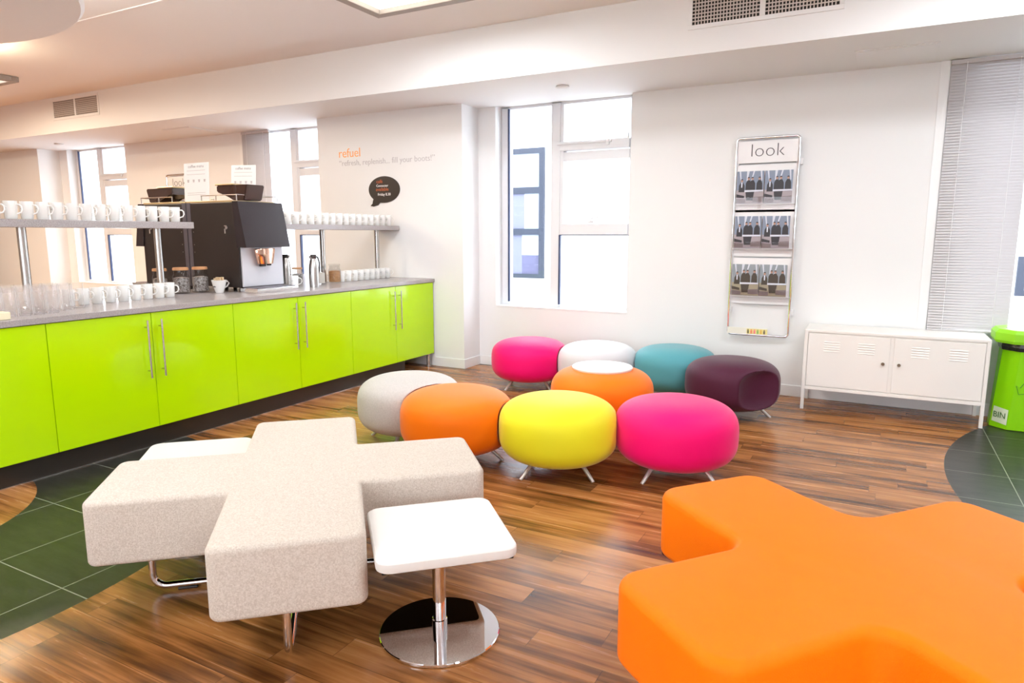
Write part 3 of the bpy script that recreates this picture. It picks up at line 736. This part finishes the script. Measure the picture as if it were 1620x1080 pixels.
t = thing('leaflet', 'cream leaflet with a row of small coloured figures, in the rack bottom', 'leaflet', (-.935, 5.972, .512))
MB().box(-.165, .165, -.001, .001, 0, .055).done('sheet', mat('pale_cream_leaflet', (.87, .84, .74), .6), t)
for k, c in enumerate(((.25, .22, .12), (.85, .25, .15), (.85, .2, .25), (.3, .5, .15), (.8, .5, .1), (.2, .15, .1))):
    f = MB(); x = .0+k*.026; f.box(x, x+.014, -.003, -.001, .008, .034); f.box(x+.003, x+.011, -.003, -.001, .035, .044); f.done('printed_figure', mat('figure_print', c, .6), t)
MB().box(-.005, .16, -.0018, -.001, .005, .048).done('yellow_panel', mat('yellow_print', (.85, .75, .30), .6), t)

# ================================================================== WHITE STEEL CABINET
t = thing('metal_cabinet', 'low white steel cabinet with two louvred doors against the wall', 'cabinet', (.14, 5.83, 0))
hw = .595; y0, y1 = -.20, .20
for sx in (-1, 1):
    for yy in (y0, y1-.024):
        a = sx*hw-(.024 if sx > 0 else 0); MB().box(a, a+.024, yy, yy+.024, 0, .616, .002).done('leg', CABW, t)
MB().box(-hw, hw, y0, y1, .608, .63, .004).done('top', CABW, t)
MB().box(-hw+.02, hw-.02, y0+.012, y1, .172, .61, .002).done('body', CABW, t)
MB().box(-hw+.024, hw-.024, y0, y0+.012, .160, .185, .002).done('bottom_rail', CABW, t)
for s in (-1, 1):
    a, b = (-hw+.028, -.012) if s < 0 else (.012, hw-.028)
    d = MB().box(a, b, y0+.001, y0+.013, .190, .598, .003).done('door', CABW, t)
    for cx in (a+(b-a)*.30, a+(b-a)*.72):
        l = MB()
        for k in range(5):
            z = .545-k*.018
            l.prism([(y0+.001, z), (y0-.0025, z-.006), (y0+.001, z-.009)], 'x', cx-.055, cx+.055)
        l.done('louvres', CABW, d)
    kx = -.052 if s < 0 else .052
    k = MB(); k.lathe([(0, 0), (.010, 0), (.012, .012), (.008, .018), (0, .018)], 16)
    for v in k.bm.verts: v.co = Vector((kx+v.co.x, y0+.001-v.co.z, .405+v.co.y))
    k.done('knob', mat('dark_brass_knob', (.22, .17, .12), .3, metal=.6), d, smooth=True)

# ================================================================== GREEN BIN
t = thing('recycling_bin', 'bright green octagonal cardboard recycling bin with a lid beside the white cabinet', 'bin', (1.03, 5.80, 0))
def octo(hx, hy, c, z): return [(x, y, z) for x, y in ((hx-c, -hy), (hx, -hy+c), (hx, hy-c), (hx-c, hy), (-hx+c, hy), (-hx, hy-c), (-hx, -hy+c), (-hx+c, -hy))]
def loft(m_, rings, caps=(True, True)):
    RR = [[m_.bm.verts.new(p) for p in r_] for r_ in rings]
    for A, B in zip(RR, RR[1:]):
        n = len(A)
        for i in range(n): m_.bm.faces.new((A[i], A[(i+1) % n], B[(i+1) % n], B[i]))
    if caps[0]: m_.bm.faces.new(RR[0][::-1])
    if caps[1]: m_.bm.faces.new(RR[-1])
    return m_
loft(MB(), [octo(.245, .14, .09, .004), octo(.215, .165, .09, .58)]).done('body', BIN, t)
loft(MB(), [octo(.222, .172, .09, .560), octo(.228, .178, .09, .585), octo(.222, .172, .09, .625)], (False, False)).done('bin_bag', BAG, t)
m_ = loft(MB(), [octo(.262, .195, .09, .612), octo(.272, .20, .095, .63), octo(.272, .20, .095, .680), octo(.250, .185, .09, .704), octo(.195, .135, .075, .700), octo(.195, .135, .075, .66)], (False, False))
m_.done('lid', BINL, t)
loft(MB(), [octo(.19, .13, .07, .630), octo(.193, .133, .073, .7005)], (True, True)).done('opening', BAG, t)  # solid black cap flush with the lid, stands in for the hole's darkness
def face_pt(u, z, off=.002):                           # point on the front face; u across, z up
    k = z/.58; hy = .14+(.165-.14)*k; return Vector((u, -hy-off, z))
lb = MB(); lb.bm.faces.new([lb.bm.verts.new(p) for p in (Vector((-.235, -.062, .045)), Vector((-.158, -.1415, .035)), Vector((-.155, -.146, .145)), Vector((-.230, -.070, .155)))])
q = lb.done('label_board', mat('pale_green_label', (.72, .82, .60), .5), t)
# BIN lettering laid on the chamfer face
tx = lettering('label_text', 'BIN', BINK, 0, 0, 0, .085, t, .001)
d_ = (Vector((-.157, -.1435, 0))-Vector((-.2325, -.066, 0))).normalized()
for v in tx.data.vertices:
    p = v.co.copy(); base = Vector((-.2325, -.066, .078))+d_*(p.x+.010)+Vector((0, 0, p.z)); v.co = base+Vector((-d_.y*-1, -d_.x, 0)).normalized()*(-.0)+Vector((d_.y, -d_.x, 0))*.004
rc = MB()
def arrow(a0):
    P = []
    c = Vector((-.02, .30)); r1 = .085
    for k in range(3): pass
    pts = [(-.30, -.50), (.22, -.50), (.22, -.66), (.48, -.38), (.22, -.10), (.22, -.26), (-.20, -.26), (-.34, -.50)]
    out = []
    for (x, y) in pts:
        X_, Y_ = x*math.cos(a0)-y*math.sin(a0), x*math.sin(a0)+y*math.cos(a0)
        out.append(face_pt(c.x+X_*.16, c.y+Y_*.16, .004))
    rc.tube(out, .0022, 5, closed=True)
for k in range(3): arrow(R(120*k))
rc.done('recycling_symbol', BINK, t)

# ================================================================== CROSS OTTOMANS
def cross(hw, L, ro, ri, n=7):
    pts = []
    def corner(cx, cy, r, a0, a1): pts.extend(arc(cx, cy, r, a0, a1, n))
    for q in range(4):
        a = q*90; loc = []
        # arm pointing +x: right-bottom corner, right-top corner, then inner corner
        seg = arc(L-ro, -hw+ro, ro, -90, 0, n)+arc(L-ro, hw-ro, ro, 0, 90, n)+arc(hw+ri, hw+ri, ri, 270, 180, n)
        c, s = math.cos(R(a)), math.sin(R(a)); pts.extend([(x*c-y*s, x*s+y*c) for x, y in seg])
    return pts
def ottoman(name, loc, rz, m_, zb, zt, ro, ri, er, label, sleds=True):
    t = thing(name, label, 'ottoman', loc, rz, group='cross shaped ottomans')
    bm = MB(); rings = []
    hw, L = .232, .702
    ks = 6
    def ring(d, z): return [(x, y, z) for x, y in cross(hw-d, L-d, ro-d, ri+d)]
    rb = er*.95
    for k in range(ks+1):
        a = R(90*k/ks); rings.append(ring(rb*(1-math.sin(a)), zb+rb*(1-math.cos(a))))
    for k in range(ks+1):
        a = R(90*k/ks); rings.append(ring(er*(1-math.cos(a)), zt-er+er*math.sin(a)))
    loft(bm, rings)
    bm.done('cushion', m_, t, smooth=True, auto=R(60))
    b2 = MB(); loft(b2, [[(x, y, z) for x, y in cross(hw-.022, L-.022, .02, .04)] for z in (zb-.004, zb+.004)])
    b2.done('base_board', mat('black_base_lining', (.012, .010, .009), .7, spec=.1), t)
    if sleds:
        for ax in (0, 1):
            s = MB(); e = .55; r = .05; zt_ = zb+.004; h0 = .020 if ax == 0 else .020
            pr = [(-e, zt_)]+[(x, z) for x, z in arc(-e+r, h0+r, r, 180, 270, 6)]+[(x, z) for x, z in arc(e-r, h0+r, r, 270, 360, 6)]+[(e, zt_)]
            if ax == 1: pr = [(x*1.10, z if z > .05 else z) for x, z in pr]
            for off in ((0.0,)):
                P3 = [((x, -.02+off, z+.0) if ax == 0 else (-.02+off, x, z+.0)) for x, z in pr]
                s.tube(P3, .0135, 14)
            s.done('sled_leg', CHROME, t, smooth=True)
            for e2 in (-.43, .43):
                p = MB()
                if ax == 0: p.box(e2-.035, e2+.035, -.032, -.008, 0, .009, .002)
                else: p.box(-.032, -.008, e2-.035, e2+.035, 0, .009, .002)
                p.done('glide_pad', BLACKM, t)
    return t
ottoman('cross_ottoman', (-1.956, 1.866, 0), R(42.5), HEATHER, .215, .45, .040, .012, .020, 'beige heather fabric cross shaped ottoman on chrome sled legs')
ottoman('cross_ottoman', (.041, 2.023, 0), R(51), ORWOOL, .215, .45, .085, .075, .030, 'bright orange cross shaped ottoman cut by the right corner of the photo')

def side_table(loc, rz, label):
    t = thing('side_table', label, 'table', loc, rz, group='square white tables on chrome discs')
    m_ = MB(); rings = []
    def ring(d, z): return [(x, y, z) for x, y in rrect(-.222+d, .222-d, -.222+d, .222-d, .045-d*.5)]
    loft(m_, [ring(.006, .346), ring(.001, .350), ring(0, .356), ring(0, .372), ring(.001, .377), ring(.005, .38)]).done('table_top', TABLEW, t, smooth=True, auto=R(22))
    MB().box(-.205, .205, -.205, .205, .3405, .3462).done('added_underside_plate', mat('matt_black_board', (.008, .006, .006), .7, spec=.1), t)  # added black board, put in to darken the reflection in the disc
    MB().lathe([(0, .0125), (.026, .0125), (.026, .05), (.0225, .052), (.0225, .334), (.06, .336), (.06, .3405), (0, .3405)], 40).done('pole', CHROME, t, smooth=True)
    MB().lathe([(0, .0), (.195, 0), (.205, .003), (.205, .010), (.2025, .0125), (.2025, .0125), (0, .0125)], 96).done('base_disc', mat('polished_chrome_disc', (.80, .80, .82), .015, metal=1), t, smooth=True)
side_table((-1.235, 1.776, 0), R(44), 'square white side table on a mirror chrome disc, in front of the beige ottoman')
side_table((-2.625, 1.895, 0), R(43), 'square white side table tucked behind the beige ottoman, towards the green cabinets')

# ================================================================== POUFS
A_, C_, E_ = .343, .187, .62
def inside(p, c, infl=.008):
    d = p-c; rr = math.hypot(d.x, d.y)/(A_+infl); zz = abs(d.z)/(C_+infl)
    return rr**(2/E_)+zz**(2/E_) < 1
def pouf(name, x, y, m_, label, cutters=(), base=-112, zc=.248, disc=False):
    t = thing(name, label, 'pouf', (x, y, 0), group='round coloured poufs on splayed legs')
    nu, nv = 160, 72
    m = MB(); rings = []
    zs = zc
    for j in range(nv+1):
        th = -math.pi/2+math.pi*j/nv
        c = abs(math.cos(th))**E_ if abs(math.cos(th)) > 1e-9 else 0; s = math.copysign(abs(math.sin(th))**E_, math.sin(th))
        rings.append((A_*c, C_*s))
    ctr = Vector((0, 0, zs))
    for k, (r, z) in enumerate(rings): pass
    prof = [(r if r > 1e-4 else 0, z+zs) for r, z in rings]
    m.lathe(prof, nu)
    for (cx, cy) in cutters:
        cc = Vector((cx-x, cy-y, zs)); dirn = Vector((x-cx, y-cy, 0)).normalized()
        for v in m.bm.verts:
            if inside(v.co, cc):
                lo, hi = 0.0, .5
                for _ in range(18):
                    mid = (lo+hi)/2
                    if inside(v.co+dirn*mid, cc): lo = mid
                    else: hi = mid
                v.co = v.co+dirn*hi
    m.done('cushion', m_, t, smooth=True, auto=R(75))
    for k in range(4):
        a = R(base+90*k); c, s = math.cos(a), math.sin(a)
        MB().tube([(c*.15, s*.15, zc-.13), (c*.285, s*.285, .0)], .0135, 12, r2=.010).done('leg', PEWTER, t, smooth=True)
    if disc:
        MB().lathe([(0, zc+C_-.012), (.198, zc+C_-.012), (.203, zc+C_+.000), (.198, zc+C_+.006), (0, zc+C_+.006)], 64).done('tray_top', TABLEW, t, smooth=True)
    return t
PYel, PMag, POrg, PGry, PTab = (-1.556, 3.462), (-.942, 3.72), (-2.179, 3.356), (-2.671, 3.545), (-1.573, 4.209)
PMb, PWh, PTe, PPu = (-2.687, 5.342), (-2.069, 5.415), (-1.433, 5.545), (-.903, 5.185)
pouf('pouf', *PYel, W_YEL, 'chartreuse yellow round pouf in the middle of the front row', [PMag])
pouf('pouf', *PMag, W_MAG, 'magenta pink round pouf at the right end of the front row')
pouf('pouf', *POrg, W_ORG, 'plain orange round pouf between the grey and yellow poufs', [PYel], base=18)
pouf('pouf', *PGry, W_GRY, 'light grey round pouf nearest the green cabinets', [POrg], base=-167)
pouf('pouf', *PTab, W_ORG, 'orange round pouf with a white disc set in its top', [], base=-60, zc=.288, disc=True)
pouf('pouf', *PMb, W_MAG, 'magenta pink round pouf at the back left by the window', [PWh])
pouf('pouf', *PWh, W_WHT, 'pale white round pouf between the back magenta and teal poufs')
pouf('pouf', *PTe, W_TEAL, 'teal round pouf in the back row', [PWh, PPu], base=-100)
pouf('pouf', *PPu, W_PUR, 'dark aubergine round pouf with a scooped side, at the right of the back row', [(-.903+.45, 5.185-.39)], base=-80)
